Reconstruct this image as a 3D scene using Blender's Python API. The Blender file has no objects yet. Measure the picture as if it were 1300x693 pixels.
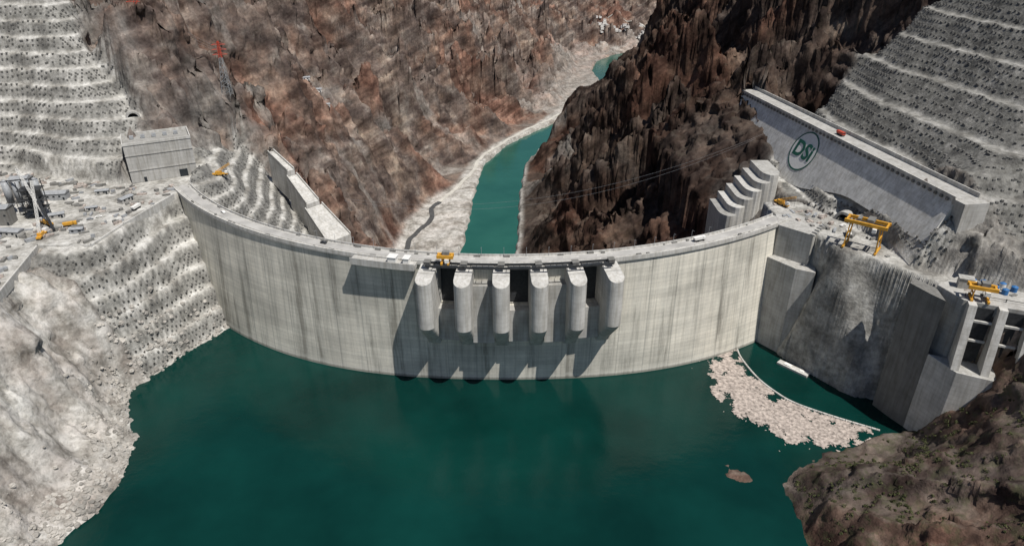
import bpy, bmesh, math, random
import numpy as np
from mathutils import Vector, Matrix
random.seed(7); rng=np.random.default_rng(7)
scene=bpy.context.scene
rad=math.radians
# ------------------------------------------------------------------ noise
_G=rng.normal(size=(256,3)); _G/=np.linalg.norm(_G,axis=1)[:,None]; _G=_G.astype(np.float32)
_a=rng.uniform(0,2*np.pi,256); _G2=np.stack([np.cos(_a),np.sin(_a)],1).astype(np.float32)
_J=rng.uniform(0.05,.95,size=(256,3)).astype(np.float32); _O=rng.uniform(-1,1,256).astype(np.float32)
def _hash(ix,iy,iz):
    n=(ix.astype(np.int64)*374761393+iy.astype(np.int64)*668265263+iz.astype(np.int64)*1440662683)&0xffffffff
    n=((n^(n>>13))*1274126177)&0xffffffff
    return ((n^(n>>16))&255)
def n2(x,y,seed=0):
    x=x+seed*17.3; y=y+seed*9.1
    ix=np.floor(x);iy=np.floor(y);fx=x-ix;fy=y-iy
    u=fx*fx*fx*(fx*(fx*6-15)+10);v=fy*fy*fy*(fy*(fy*6-15)+10)
    s=np.full(ix.shape,seed)
    def g(a,b):
        G=_G2[_hash(ix+a,iy+b,s)]
        return G[...,0]*(fx-a)+G[...,1]*(fy-b)
    return 1.5*((g(0,0)*(1-u)+g(1,0)*u)*(1-v)+(g(0,1)*(1-u)+g(1,1)*u)*v)
def n3(x,y,z,seed=0):
    x=x+seed*7.7
    ix=np.floor(x);iy=np.floor(y);iz=np.floor(z);fx=x-ix;fy=y-iy;fz=z-iz
    s=lambda t:t*t*t*(t*(t*6-15)+10)
    u,v,w=s(fx),s(fy),s(fz); out=0
    for a in(0,1):
        for b in(0,1):
            for c in(0,1):
                G=_G[_hash(ix+a,iy+b,iz+c)]
                d=G[...,0]*(fx-a)+G[...,1]*(fy-b)+G[...,2]*(fz-c)
                out=out+d*(u if a else 1-u)*(v if b else 1-v)*(w if c else 1-w)
    return 1.5*out
def facet(x,y,z,seed=0,tilt=1.3):
    """angular rock blocks: every voronoi cell carries its own tilted plane"""
    x=x+seed*5.3; fx0=np.floor(x-.5);fy0=np.floor(y-.5);fz0=np.floor(z-.5)
    best=np.full(x.shape,1e9,np.float32); val=np.zeros(x.shape,np.float32)
    for a in(0,1):
        for b in(0,1):
            for c in(0,1):
                ix=fx0+a;iy=fy0+b;iz=fz0+c; h=_hash(ix,iy,iz); J=_J[h]
                dx=x-ix-J[...,0];dy=y-iy-J[...,1];dz=z-iz-J[...,2]
                d=dx*dx+dy*dy+dz*dz; G=_G[(h*7+3)&255]
                v=_O[h]*.35+tilt*(G[...,0]*dx+G[...,1]*dy+G[...,2]*dz)
                m=d<best; best=np.where(m,d,best); val=np.where(m,v,val)
    return val
def sst(a,b,x):
    t=np.clip((x-a)/(b-a),0,1); return t*t*(3-2*t)
def polydist(P,x,y):
    d=np.full(x.shape,1e9); ins=np.zeros(x.shape,bool); n=len(P)
    for i in range(n):
        x0,y0=P[i];x1,y1=P[(i+1)%n]
        ex,ey=x1-x0,y1-y0
        t=np.clip(((x-x0)*ex+(y-y0)*ey)/(ex*ex+ey*ey),0,1)
        d=np.minimum(d,np.hypot(x-x0-t*ex,y-y0-t*ey))
        c=((y0>y)!=(y1>y))
        with np.errstate(divide='ignore',invalid='ignore'):
            xi=(x1-x0)*(y-y0)/((y1-y0) if y1!=y0 else 1e-9)+x0
        ins^=(c&(x<xi))
    return np.where(ins,d,-d)
# ------------------------------------------------------------------ site layout (metres, crest = z 0)
WL=-90.0; RL=-215.0
CX,CY,R=-5.0,685.0,317.5
def DP(phi,r,z=0.0):
    a=rad(phi); return (CX+r*math.sin(a),CY-r*math.cos(a),z)
CP=[# left reservoir shore
(-211,444,-90),(-233,402,-90),(-248,370,-90),(-238,334,-90),(-221,299,-90),(-218,263,-90),(-226,238,-90),(-245,150,-90),(-240,60,-90),
(-244,235,-62),(-262,300,-40),(-270,345,-45),(-277,317,0),(-304,396,0),(-267,393,0),(-264,427,0),(-254,486,0),(-330,150,0),(-420,200,90),(-380,300,35),(-300,250,20),
(-230,470,-35),(-212,468,-60),(-350,400,0),(-350,460,0),(-450,420,10),(-480,330,50),
# below water
(-30,300,-200),(0,200,-190),(-60,380,-210),(60,380,-200),(-130,320,-160),(90,330,-170),(-20,450,-215),(-25,550,-215),(-30,650,-215),(-160,400,-140),(0,60,-180),(120,300,-120),(-170,250,-130),(100,220,-130),(140,400,-130),
# behind dam
(-150,470,-130),(-195,500,-60),(-235,520,0),(130,470,-110),(165,470,-40),(190,470,0),
# upper left cut slope
(-299,500,5),(-420,539,5),(-262,560,5),(-388,610,123),(-427,610,123),(-313,554,39),(-358,580,78),(-500,560,100),
# left mountain
(-332,650,50),(-392,909,95),(-262,632,-5),(-225,771,-20),(-212,748,-90),(-174,653,-120),(-182,1010,-140),(-161,1422,-110),(-78,1336,-170),(0,1608,-190),
(-115,2140,-40),(-323,1498,30),(83,2530,-120),(-600,1000,270),(-600,1500,230),(-500,2200,220),(-200,2700,60),(-700,600,330),(-650,300,180),(-450,750,170),(-900,900,450),
(-300,1150,-20),(-100,1900,-80),(100,2100,-150),(100,3200,40),(-300,3500,150),(-900,2500,400),(-1300,1500,500),(-1300,400,450),(-120,600,-150),
# floor
(-130,800,-208),(-130,900,-208),(-100,1000,-205),(-60,1170,-207),(-20,1290,-207),(20,1400,-207),(110,1550,-207),(180,1700,-207),(200,1900,-205),(250,2113,-205),(360,2433,-198),(290,2433,-190),(450,2440,-200),(5,870,-208),(15,1018,-208),(22,1170,-208),(62,1285,-207),(105,1400,-200),(300,1750,-190),
(240,2620,-150),(420,2650,-150),(300,2900,-90),(600,2800,-120),(560,3300,20),(900,3500,60),(700,2450,-205),(1000,2700,-205),
# right mountain
(97,1285,-150),(127,1300,-115),(158,1320,-108),(195,1335,-98),(232,1345,-82),(275,1350,-40),(323,1410,-16),(373,1500,15),(147,818,-83),(92,735,-132),(32,837,-198),(242,1067,-45),(208,700,-20),(317,1147,0),(343,886,50),(415,963,90),(152,561,-33),(208,577,-3),(110,600,-90),(60,650,-150),
(291,568,67),(317,508,80),(369,535,131),(358,663,117),(303,394,58),(273,359,23),(289,343,14),(337,459,91),(450,500,190),(520,800,260),(520,1200,190),(400,1750,-100),(500,1650,40),(700,1700,180),(700,2150,60),(900,2300,60),(800,400,330),(1000,1000,450),(1300,1800,450),(1300,600,500),
# right site
(208,392,0),(233,433,0),(244,363,0),(275,335,0),(300,310,0),(190,407,-90),(228,352,-90),(245,336,-90),(223,322,-90),(184,302,-90),(152,281,-90),(148,238,-90),(150,190,-90),(154,150,-90),(140,60,-90),(130,260,-112),(132,200,-112),
(236,284,-48),(250,258,-22),(219,203,-45),(320,240,25),(190,245,-62),(400,300,90),(250,120,-10),(400,120,80),(600,200,200),(168,262,-78)]
CP=np.array(CP,float)
def kern(r2): return np.sqrt(r2+14.0**2)
n=len(CP); A=np.zeros((n+3,n+3))
A[:n,:n]=kern((CP[:,None,0]-CP[None,:,0])**2+(CP[:,None,1]-CP[None,:,1])**2)
A[:n,n]=1;A[:n,n+1]=CP[:,0]/1000;A[:n,n+2]=CP[:,1]/1000;A[n:,:n]=A[:n,n:].T
W=np.linalg.solve(A,np.concatenate([CP[:,2],[0,0,0]]))
def base(x,y):
    o=W[n]+W[n+1]*x/1000+W[n+2]*y/1000
    for i in range(n): o=o+W[i]*kern((x-CP[i,0])**2+(y-CP[i,1])**2)
    return o
def axis(segs):
    out=[segs[0][0]];
    for a,b,s0,s1 in segs:
        while out[-1]<b-1e-6:
            t=(out[-1]-a)/(b-a); out.append(out[-1]+s0+(s1-s0)*max(0,t))
    return np.array(out)
xs=axis([(-1500,-900,30,14),(-900,-430,12,1.8),(-430,410,1.45,1.45),(410,900,2.2,14),(900,1500,16,30)])
ys=axis([(-20,190,6,2.0),(190,660,1.4,1.4),(660,1500,1.7,3.4),(1500,3000,3.8,10),(3000,4300,12,18)])
X,Y=np.meshgrid(xs,ys)
print('grid',X.shape)
RY=[480,812,870,1018,1170,1285,1370,1500,1600,1800,1982,2113,2220,2350,2500,2800,4400]
RX=[-25,-33,-28,-25,-14,24,75,165,215,272,262,290,370,520,760,1400,3000]
def xr(y): return np.interp(y,RY,RX)
Z=base(X,Y)
d=X-xr(Y)
# polygons
PL=[(-279,300),(-304,394),(-268,394),(-264,427),(-254,482),(-252,500),(-258,560),(-300,550),(-302,505),(-420,538),(-520,520),(-520,300)]
PR=[(206,396),(222,378),(243,347),(250,322),(330,285),(330,318),(290,330),(262,352),(242,364),(240,406),(230,434),(212,470),(185,470),(184,440),(200,420)]
WA=Vector((214,645,0));WB=Vector((259,371,0)); wd=(WB-WA).normalized(); wn=Vector((wd.y,-wd.x,0)); 
if wn.x>0: wn=-wn
LEAN=.45
def WP(s,o): 
    p=WA+wd*s+wn*o; return (p.x,p.y)
WLEN=(WB-WA).length
def zb(s): return 6+ 13*sst(135,205,s*1.0)+32*np.maximum(0,1-s/110)
PW=[WP(-10,-1),WP(WLEN,-1),WP(WLEN+4,-17),WP(-10,-15)]
TL1=[(-300,372),(-225,372),(-195,440),(-205,478),(-256,492),(-290,430)]
TL2=[(-300,496),(-520,540),(-520,700),(-400,660),(-352,600),(-303,565)]
TL3=[(-266,500),(-205,478),(-165,560),(-205,640),(-262,640),(-275,565)]
TR1=[(228,438),(240,408),(241,360),(262,358),WP(WLEN,0),WP(100,0),(200,540),(205,490)]
TR2=[WP(WLEN,-10),(300,340),(350,360),(430,500),(365,640),(300,610),WP(70,-12)]
TR3=[(178,434),(180,403),(222,338),(250,330),(250,400),(205,445)]
GR4=[(240,365),(250,335),(300,320),(380,340),(380,420),(262,380)]
POCKET=[(164,425),(176,426),(187,406),(206,378),(225,350),(241,335),(236,322),(224,319),(190,306),(168,317),(146,340),(130,380),(130,420)]
def mk(P,a,b): return sst(a,b,polydist(P,X,Y))
mPL=mk(PL,-1.2,1.2);mPR=mk(PR,-1.2,1.2);mPW=mk(PW,-1,1)
wob=6*n2(X/30,Y/30,5)
def mkw(P,a,b): return sst(a,b,polydist(P,X,Y)+wob)
mTL1=mkw(TL1,-3,5);mTL2=mkw(TL2,-3,8);mTL3=mkw(TL3,-3,8);mTR1=mkw(TR1,-3,4);mTR2=mkw(TR2,-4,10);mTR3=mkw(TR3,-4,4);mG4=mkw(GR4,-6,4)
site=np.maximum.reduce([mPL,mPR,mPW,mTL1,mTL2,mTL3,mTR1,mTR2])
bareL=sst(-195,-215,X)*sst(500,480,Y)*sst(12,2,Z)*(1-mTL1)
nearR=sst(120,150,X)*sst(335,318,Y)*sst(330,300,X)
wl=np.interp(Y,[500,600,780,900,990,1060,1200,1400,1600,1900,2200,2600],[10,25,85,85,65,30,16,16,60,40,50,50])
wr=np.interp(Y,[500,1850,2000,2400,4000],[2,2,20,60,60])
dist=np.where(d<0,-d-34-wl,d-34-wr)
near=sst(1050,650,Y)
def ridge(v): return 1-2*np.abs(v)
def bil(v): return 2*np.abs(v)
def rmf(x,y,seed,octs,lac=2.1,gain=2.0,H=.9):
    f=1.0; w=1.0; out=0
    for o in range(octs):
        s=(1-np.minimum(1,np.abs(n2(x*f,y*f,seed+o))*1.5))**2
        s=s*w; out=out+s*f**(-H); w=np.clip(s*gain,0,1); f*=lac
    return out
# ridged multifractal relief, ribs run downslope toward the river
wx=X+30*n2(X/190,Y/190,1); wy=Y+30*n2(X/190,Y/190,3)
rv=np.abs(X-xr(np.minimum(Y,2100)))
sk=0.45*rv
r1=rmf(wx/300,(wy+sk)/150,100,6)
r2=rmf((wx+.3*wy)/95,(wy-.3*wx)/70,120,5)
rel=98*(r1-.72)+24*(r2-.7)+2.0*near*(ridge(n2(X/9,Y/9,15))-.4)
rough=np.clip(dist/120,0.02,1)
ss=sst(520,660,Y)
rough=rough*ss+0.30*(1-ss)
rough=rough*(1-bareL)+0.12*bareL*sst(-90,-60,Z)
rough=rough*(1-nearR)+0.22*nearR*sst(-92,-66,Z)
rough*=(1-.72*np.exp(-(((X-175)/120)**2+((Y-1320)/130)**2)))
rough*=(1-.5*sst(2200,2500,Y))
rel_m=rough*(1-site)*(1-.8*mTR3)
Z0=Z.copy()
Z=Z+rel*rel_m
shoreq=.25+.75*sst(-90,-66,Z0)
Z+=bareL*shoreq*(4.2*(bil(n2(X/60,Y/18,31))-.5)+1.8*(ridge(n2(X/24,Y/8,32))-.5))+bareL*7*(rmf(X/45,Y/45,140,4)-.7)*shoreq
Z+=2.5*n2(X/28,Y/28,21)*site
# in front of the retaining wall
ox=X-WA.x; oy=Y-WA.y; S_=ox*wd.x+oy*wd.y; O_=ox*wn.x+oy*wn.y
off0=(40-zb(S_))*LEAN
zmx=np.where(O_<off0,zb(S_)-2,zb(S_)-2-.9*(O_-off0)); zmx=np.maximum(zmx,-.3)
inw=(S_>10)&(S_<WLEN+1)&(O_>-.5)&(O_<60)
Z=np.where(inw,np.minimum(Z,zmx+1.2*n2(X/12,Y/12,77)),Z)
inf=(S_>-40)&(S_<112)&(O_>-.5)&(O_<70)
zmn=np.minimum(39,zb(S_)+2.5-np.maximum(0,O_-off0)*.75+5*n2(X/16,Y/16,78)*sst(0,10,O_-off0))
Z=np.where(inf,np.maximum(Z,zmn),Z)
anchors=[]; berm=np.zeros_like(Z)
def terrace(Z,m,h,w,rows,z0=0,cell=3.6,size=1.5):
    global berm
    zt=Z-z0; u=zt/h; f=np.floor(u); t=u-f
    Zn=z0+h*(f+np.clip((t-w)/(1-w),0,1))
    berm=np.maximum(berm,m*(sst(w+.10,w-.02,t)))
    gy,gx=np.gradient(Z,ys,xs)
    seen=set()
    for r in rows:
        k=np.floor(u-r)
        for ax in(0,1):
            if ax==0: c=(k[1:,:]!=k[:-1,:]); mm=m[1:,:]>.7
            else: c=(k[:,1:]!=k[:,:-1]); mm=m[:,1:]>.7
            jj,ii=np.nonzero(c&mm)
            if ax==0:jj=jj+1
            else: ii=ii+1
            for j,i in zip(jj,ii):
                x=X[j,i];y=Y[j,i]
                if not(-470<x<460 and 190<y<720): continue
                if mPL[j,i]>.05 or mPR[j,i]>.05 or mPW[j,i]>.05: continue
                key=(int(x//cell),int(y//cell),int(k[j,i])*10+int(r*10))
                if key in seen: continue
                seen.add(key)
                anchors.append((j,i,-gx[j,i],-gy[j,i],size))
    return Z*(1-m)+Zn*m
Z=terrace(Z,mTL2,11.5,.38,[.6,.84],5,4.4,1.3)
Z=terrace(Z,mTL1,15,.50,[.62,.8],0,4.4,1.1)
Z=terrace(Z,mTL3,10,.36,[.55,.8],0,4.4,1.0)
Z=terrace(Z,mTR1,8,.4,[.55,.8],0,3.8,1.1)
Z=terrace(Z,mTR2,19,.25,[.38,.56,.76,.93],40,4.2,1.4)
Z=Z*(1-mTR3*.6)+.6*mTR3*(8*(np.floor(Z/8)+np.clip((Z/8-np.floor(Z/8)-.25)/.75,0,1)))
Z+=(n2(X/7,Y/7,22)*.4+n2(X/3.5,Y/3.5,23)*.15)*site*(1-np.maximum(mPL,mPR))
Z=Z*(1-mPL)+mPL*(0.3*n2(X/12,Y/12,8)); Z=Z*(1-mPR)
Z=Z*(1-mPW)+mPW*38.5
pk=mk(POCKET,-2.5,1.5); Z=np.where(Z>-97,Z*(1-pk)+pk*-97,Z)
fl=(Y>540)
floor=RL+6+2.5*n2(X/30,Y/30,41)+1.0*n2(X/10,Y/10,42)
bl=sst(0,35,dist)
Z=np.where(fl,np.maximum(Z,floor),Z)
Z=np.where(fl,floor*(1-bl)+Z*bl,Z)
cw_=np.interp(Y,[500,2100,2250,2600],[36,36,60,140])
chan=sst(cw_+4,cw_-4,np.abs(d+3*n2(X/20,Y/20,43)))*(Y>470)
Z=Z*(1-chan)+chan*(RL-8)
# crags along the normal
gy,gx=np.gradient(Z,ys,xs)
ln=np.sqrt(gx*gx+gy*gy+1); nx,ny,nz=-gx/ln,-gy/ln,1/ln
am=np.clip(rough*1.5,0,1)*(1-site)
am=np.where(Y<600,np.clip(rough*2.0,0,.6)*(1-.85*site),am)
am=np.where(nearR>.5,.5,am)
am=np.maximum(am*(1-mTR3),mTR3*.5*(1-np.maximum(mPR,mPL)))
am=np.maximum(am,bareL*.45*shoreq)
am=am*(1-chan)*(1-mPL)*(1-mPR)*(1-mPW)
am=np.where(inw&~inf,am*.15,am)
am*=np.where(fl,.04+.96*bl,1)
M=(am>.01)&(np.abs(X)<.95*Y+260)
x_=X[M].astype(np.float32);y_=Y[M].astype(np.float32);z_=Z[M].astype(np.float32); nr_=near[M]
sg=np.where(x_<xr(np.minimum(y_,2100)),1,-1)
q1=.55*x_*sg+.83*z_; q2=.83*x_*sg-.55*z_
crm=4.5*facet(q1/52,(y_+.35*q1)/19,q2/19,1,1.3)+(1.8+1.0*nr_)*facet(q1/20,(y_+.3*q1)/9,q2/9,2,1.3)+(1.0*nr_)*facet(q1/9,y_/5,q2/5,3)
cr=np.zeros_like(Z); cr[M]=crm
cr=cr*np.where((Z<-60)&(Y<500),.6,1.0)
Xd=X+nx*cr*am; Yd=Y+ny*cr*am; Zd=Z+nz*cr*am
def hgt(x,y):
    i=int(np.clip(np.searchsorted(xs,x)-1,0,len(xs)-2)); j=int(np.clip(np.searchsorted(ys,y)-1,0,len(ys)-2))
    u=(x-xs[i])/(xs[i+1]-xs[i]); v=(y-ys[j])/(ys[j+1]-ys[j])
    return float((Zd[j,i]*(1-u)+Zd[j,i+1]*u)*(1-v)+(Zd[j+1,i]*(1-u)+Zd[j+1,i+1]*u)*v)
# ------------------------------------------------------------------ material helpers
class NT:
    def __init__(s,name):
        s.m=bpy.data.materials.new(name); s.m.use_nodes=True; s.t=s.m.node_tree; s.b=s.t.nodes['Principled BSDF']
        s.tc=None
    def n(s,ty,**k):
        nd=s.t.nodes.new(ty)
        for a,b in k.items():
            if a.startswith('i_'):
                nd.inputs[a[2:].replace('_',' ')].default_value=b
            else: setattr(nd,a,b)
        return nd
    def l(s,a,b): s.t.links.new(a,b)
    def obj(s):
        if not s.tc: s.tc=s.n('ShaderNodeTexCoord')
        return s.tc.outputs['Object']
    def noise(s,scale,detail=4,rough=.55,vec=None,st=None,ty=None):
        v=vec or s.obj()
        if st:
            mp=s.n('ShaderNodeMapping'); mp.inputs['Scale'].default_value=st; s.l(v,mp.inputs[0]); v=mp.outputs[0]
        nd=s.n('ShaderNodeTexNoise',i_Scale=scale,i_Detail=detail,i_Roughness=rough); s.l(v,nd.inputs['Vector'])
        if ty: nd.noise_type=ty
        return nd.outputs['Fac']
    def ramp(s,fac,stops):
        r=s.n('ShaderNodeValToRGB'); e=r.color_ramp.elements
        while len(e)<len(stops): e.new(.5)
        for q,(p,c) in zip(e,stops):
            q.position=p; q.color=(*c,1) if len(c)==3 else c
        s.l(fac,r.inputs[0]); return r.outputs[0]
    def mix(s,f,a,b,bt='MIX'):
        m=s.n('ShaderNodeMix',data_type='RGBA',blend_type=bt)
        for sock,v in((m.inputs[0],f),(m.inputs[6],a),(m.inputs[7],b)):
            if isinstance(v,bpy.types.NodeSocket): s.l(v,sock)
            elif isinstance(v,tuple): sock.default_value=(*v,1) if len(v)==3 else v
            else: sock.default_value=v
        return m.outputs[2]
    def math(s,op,a,b=None,clamp=False):
        m=s.n('ShaderNodeMath',operation=op,use_clamp=clamp)
        for sock,v in((m.inputs[0],a),(m.inputs[1],b)):
            if v is None: continue
            if isinstance(v,bpy.types.NodeSocket): s.l(v,sock)
            else: sock.default_value=v
        return m.outputs[0]
    def bump(s,h,st,dist,prev=None):
        b=s.n('ShaderNodeBump',i_Strength=st,i_Distance=dist); s.l(h,b.inputs['Height'])
        if prev: s.l(prev,b.inputs['Normal'])
        return b.outputs[0]
    def out(s,col,nrm=None,rough=.9,metal=0,spec=.2):
        if isinstance(col,tuple): s.b.inputs['Base Color'].default_value=(*col,1)
        else: s.l(col,s.b.inputs['Base Color'])
        if nrm: s.l(nrm,s.b.inputs['Normal'])
        s.b.inputs['Roughness'].default_value=rough; s.b.inputs['Metallic'].default_value=metal
        s.b.inputs['Specular IOR Level'].default_value=spec
        return s.m
def g3(v): return (v,v*.98,v*.93)
def mat_simple(name,c,rough=.7,var=.25,sc=.6,metal=0):
    t=NT(name); f=t.noise(sc,3)
    a=tuple(x*(1-var) for x in c); b=tuple(min(1,x*(1+var)) for x in c)
    return t.out(t.ramp(f,[(.3,a),(.7,b)]),None,rough,metal,.3)
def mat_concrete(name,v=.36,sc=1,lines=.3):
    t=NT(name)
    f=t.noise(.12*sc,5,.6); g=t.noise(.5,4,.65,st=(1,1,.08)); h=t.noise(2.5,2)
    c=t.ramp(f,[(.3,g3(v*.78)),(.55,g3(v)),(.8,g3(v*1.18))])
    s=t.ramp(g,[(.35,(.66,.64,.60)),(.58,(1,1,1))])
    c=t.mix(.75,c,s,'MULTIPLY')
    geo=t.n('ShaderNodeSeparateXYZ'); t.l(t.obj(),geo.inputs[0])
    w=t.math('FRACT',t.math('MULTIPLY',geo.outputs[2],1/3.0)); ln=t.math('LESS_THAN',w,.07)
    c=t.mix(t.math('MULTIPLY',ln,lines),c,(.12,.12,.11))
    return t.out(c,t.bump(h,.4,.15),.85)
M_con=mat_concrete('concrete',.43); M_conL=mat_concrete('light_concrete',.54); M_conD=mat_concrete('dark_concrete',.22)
M_pave=mat_concrete('deck_concrete',.5,lines=0)
M_yel=mat_simple('yellow_paint',(.58,.30,.04),.5,.15)
M_red=mat_simple('red_paint',(.50,.07,.04),.5,.15)
M_white=mat_simple('white_paint',(.72,.71,.68),.5,.08)
M_steel=mat_simple('dark_steel',(.035,.037,.04),.5,.3)
M_grey=mat_simple('galvanised_steel',(.3,.31,.32),.5,.2)
M_blue=mat_simple('blue_paint',(.03,.13,.32),.5,.2)
M_green=mat_simple('green_sign_paint',(.015,.10,.07),.5,.1)
M_glass=mat_simple('dark_glass',(.02,.025,.03),.2,.1)
M_asph=mat_simple('asphalt',(.07,.07,.07),.9,.25,.3)
M_tyre=mat_simple('tyre',(.02,.02,.02),.9,.1)
M_wood=mat_simple('driftwood',(.37,.32,.285),.9,.5,.5)
M_anch=mat_simple('anchor_plate_steel',(.15,.146,.137),.9,.35,.3)
M_roof=mat_simple('village_roof',(.42,.40,.38),.8,.4,.02)
def mat_dam():
    t=NT('dam_concrete')
    at=t.n('ShaderNodeAttribute',attribute_name='arc'); v=at.outputs['Vector']
    br=t.n('ShaderNodeTexBrick',i_Scale=1.0,i_Mortar_Size=.16,i_Mortar_Smooth=.5)
    br.inputs['Brick Width'].default_value=19; br.inputs['Row Height'].default_value=3.0; br.offset=0
    br.inputs['Color1'].default_value=(.68,.655,.59,1);br.inputs['Color2'].default_value=(.75,.725,.655,1);br.inputs['Mortar'].default_value=(.58,.56,.505,1)
    t.l(v,br.inputs['Vector'])
    st=t.noise(1,6,.7,v,(.11,.007,1)); st2=t.noise(1,5,.65,v,(.5,.012,1)); big=t.noise(1,5,.6,v,(.014,.022,1)); fine=t.noise(1,4,.6,v,(.8,.8,1)); hb=t.noise(1,4,.6,v,(.006,.12,1))
    c=t.mix(.9,br.outputs[0],t.ramp(st,[(.36,(.46,.455,.44)),(.46,(.88,.88,.87)),(.58,(1.03,1.02,1.0))]),'MULTIPLY')
    c=t.mix(.6,c,t.ramp(st2,[(.34,(.62,.62,.61)),(.5,(1,1,1))]),'MULTIPLY')
    c=t.mix(.75,c,t.ramp(big,[(.36,(.66,.66,.65)),(.56,(1.08,1.07,1.05))]),'MULTIPLY')
    c=t.mix(.5,c,t.ramp(hb,[(.35,(.8,.8,.79)),(.6,(1.06,1.05,1.03))]),'MULTIPLY')
    c=t.mix(.3,c,t.ramp(fine,[(.3,(.75,.75,.75)),(.7,(1.1,1.1,1.1))]),'MULTIPLY')
    sp=t.n('ShaderNodeSeparateXYZ'); t.l(v,sp.inputs[0])
    jx=t.math('FRACT',t.math('MULTIPLY',sp.outputs[0],1/19.0)); jl=t.math('LESS_THAN',jx,.035)
    c=t.mix(t.math('MULTIPLY',jl,.3),c,(.2,.2,.19))
    zz=t.math('ADD',sp.outputs[1],t.math('MULTIPLY',st,6.0))
    r=t.math('SUBTRACT',1.0,t.math('MULTIPLY',t.math('ABSOLUTE',t.math('ADD',zz,82.0)),.45),True)
    c=t.mix(t.math('MULTIPLY',r,.35),c,(.75,.73,.66))
    # damp band just above the water
    wz=t.math('MULTIPLY',t.math('SUBTRACT',-84.6,t.math('ADD',sp.outputs[1],t.math('MULTIPLY',st2,1.5))),.8,True)
    c=t.mix(t.math('MULTIPLY',wz,.6),c,(.14,.14,.12))
    return t.out(c,t.bump(fine,.3,.2),.85)
M_dam=mat_dam()
def mat_terrain():
    t=NT('rock_terrain')
    at=t.n('ShaderNodeAttribute',attribute_name='mask'); sp=t.n('ShaderNodeSeparateColor'); t.l(at.outputs['Color'],sp.inputs[0])
    tt=t.n('ShaderNodeAttribute',attribute_name='dark_rock')
    geo=t.n('ShaderNodeNewGeometry'); sn=t.n('ShaderNodeSeparateXYZ'); t.l(geo.outputs['Normal'],sn.inputs[0])
    big=t.noise(.007,4,.55); med=t.noise(.03,7,.66); fin=t.noise(.3,5,.7)
    mp=t.n('ShaderNodeMapping'); mp.inputs['Rotation'].default_value=(.5,.65,.3); t.l(t.obj(),mp.inputs[0])
    band=t.noise(.022,6,.62,vec=mp.outputs[0],st=(.3,1,3.6))
    c=t.ramp(med,[(.36,(.066,.049,.043)),(.47,(.112,.084,.072)),(.56,(.168,.133,.114)),(.66,(.26,.22,.19))])
    red=t.ramp(big,[(.38,(1.15,.84,.74)),(.46,(1.04,.92,.85)),(.54,(.92,.96,1.0)),(.66,(1.15,1.11,1.04))])
    c=t.mix(.95,c,red,'MULTIPLY')
    c=t.mix(.9,c,t.ramp(band,[(.38,(.5,.46,.46)),(.5,(1,1,1)),(.62,(1.55,1.5,1.44))]),'MULTIPLY')
    c=t.mix(.5,c,t.ramp(fin,[(.36,(.5,.49,.48)),(.5,(1,1,1)),(.64,(1.4,1.37,1.33))]),'MULTIPLY')
    flat=t.math('MULTIPLY',t.math('SUBTRACT',sn.outputs[2],.82),4.0,True)
    talus=t.ramp(fin,[(.3,(.15,.13,.11)),(.7,(.27,.24,.205))])
    c=t.mix(t.math('MULTIPLY',flat,.55),c,talus)
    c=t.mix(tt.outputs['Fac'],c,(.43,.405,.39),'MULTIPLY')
    gm=t.noise(.06,6,.65)
    gr=t.ramp(gm,[(.36,(.15,.147,.14)),(.5,(.24,.235,.22)),(.64,(.35,.34,.32))])
    gr=t.mix(.6,gr,t.ramp(fin,[(.36,(.55,.55,.55)),(.62,(1.25,1.25,1.22))]),'MULTIPLY')
    gr=t.mix(.6,gr,t.ramp(t.noise(.35,4,.7,st=(1,1,.08)),[(.38,(.5,.49,.47)),(.56,(1.1,1.1,1.1))]),'MULTIPLY')
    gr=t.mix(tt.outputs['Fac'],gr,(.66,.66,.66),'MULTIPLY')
    c=t.mix(sp.outputs[0],c,gr)
    sa=t.ramp(gm,[(.36,(.25,.235,.21)),(.46,(.42,.405,.37)),(.55,(.56,.545,.51)),(.67,(.68,.67,.635))])
    sa=t.mix(.75,sa,t.ramp(fin,[(.36,(.55,.55,.54)),(.56,(1.08,1.08,1.08))]),'MULTIPLY')
    c=t.mix(sp.outputs[1],c,sa)
    gg=t.math('MULTIPLY',sp.outputs[2],t.ramp(t.noise(.16,4,.7),[(.5,(0,0,0)),(.62,(.5,.5,.5))]))
    c=t.mix(gg,c,(.07,.078,.038))
    rg=t.noise(.09,5,.6,ty='RIDGED_MULTIFRACTAL')
    h=t.math('ADD',t.math('MULTIPLY',rg,1.6),t.math('MULTIPLY',fin,1.2))
    return t.out(c,t.bump(h,.75,1.0),.95,0,.1)
M_ter=mat_terrain()
def mat_water(name,c1,c2,bs=.25,rough=.1):
    t=NT(name)
    f=t.noise(.012,4,.6)
    c=t.ramp(f,[(.35,c1),(.7,c2)])
    b=t.bump(t.noise(bs,5,.6),.35,.35); b=t.bump(t.noise(.04,3,.6,st=(1,2,1)),.18,1.2,b)
    m=t.out(c,b,rough,0,.5); t.b.inputs['IOR'].default_value=1.33
    return m
M_wat=mat_water('reservoir_water',(.0014,.020,.0165),(.003,.038,.031),rough=.14)
M_riv=mat_water('river_water',(.014,.080,.062),(.022,.105,.080))
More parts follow.
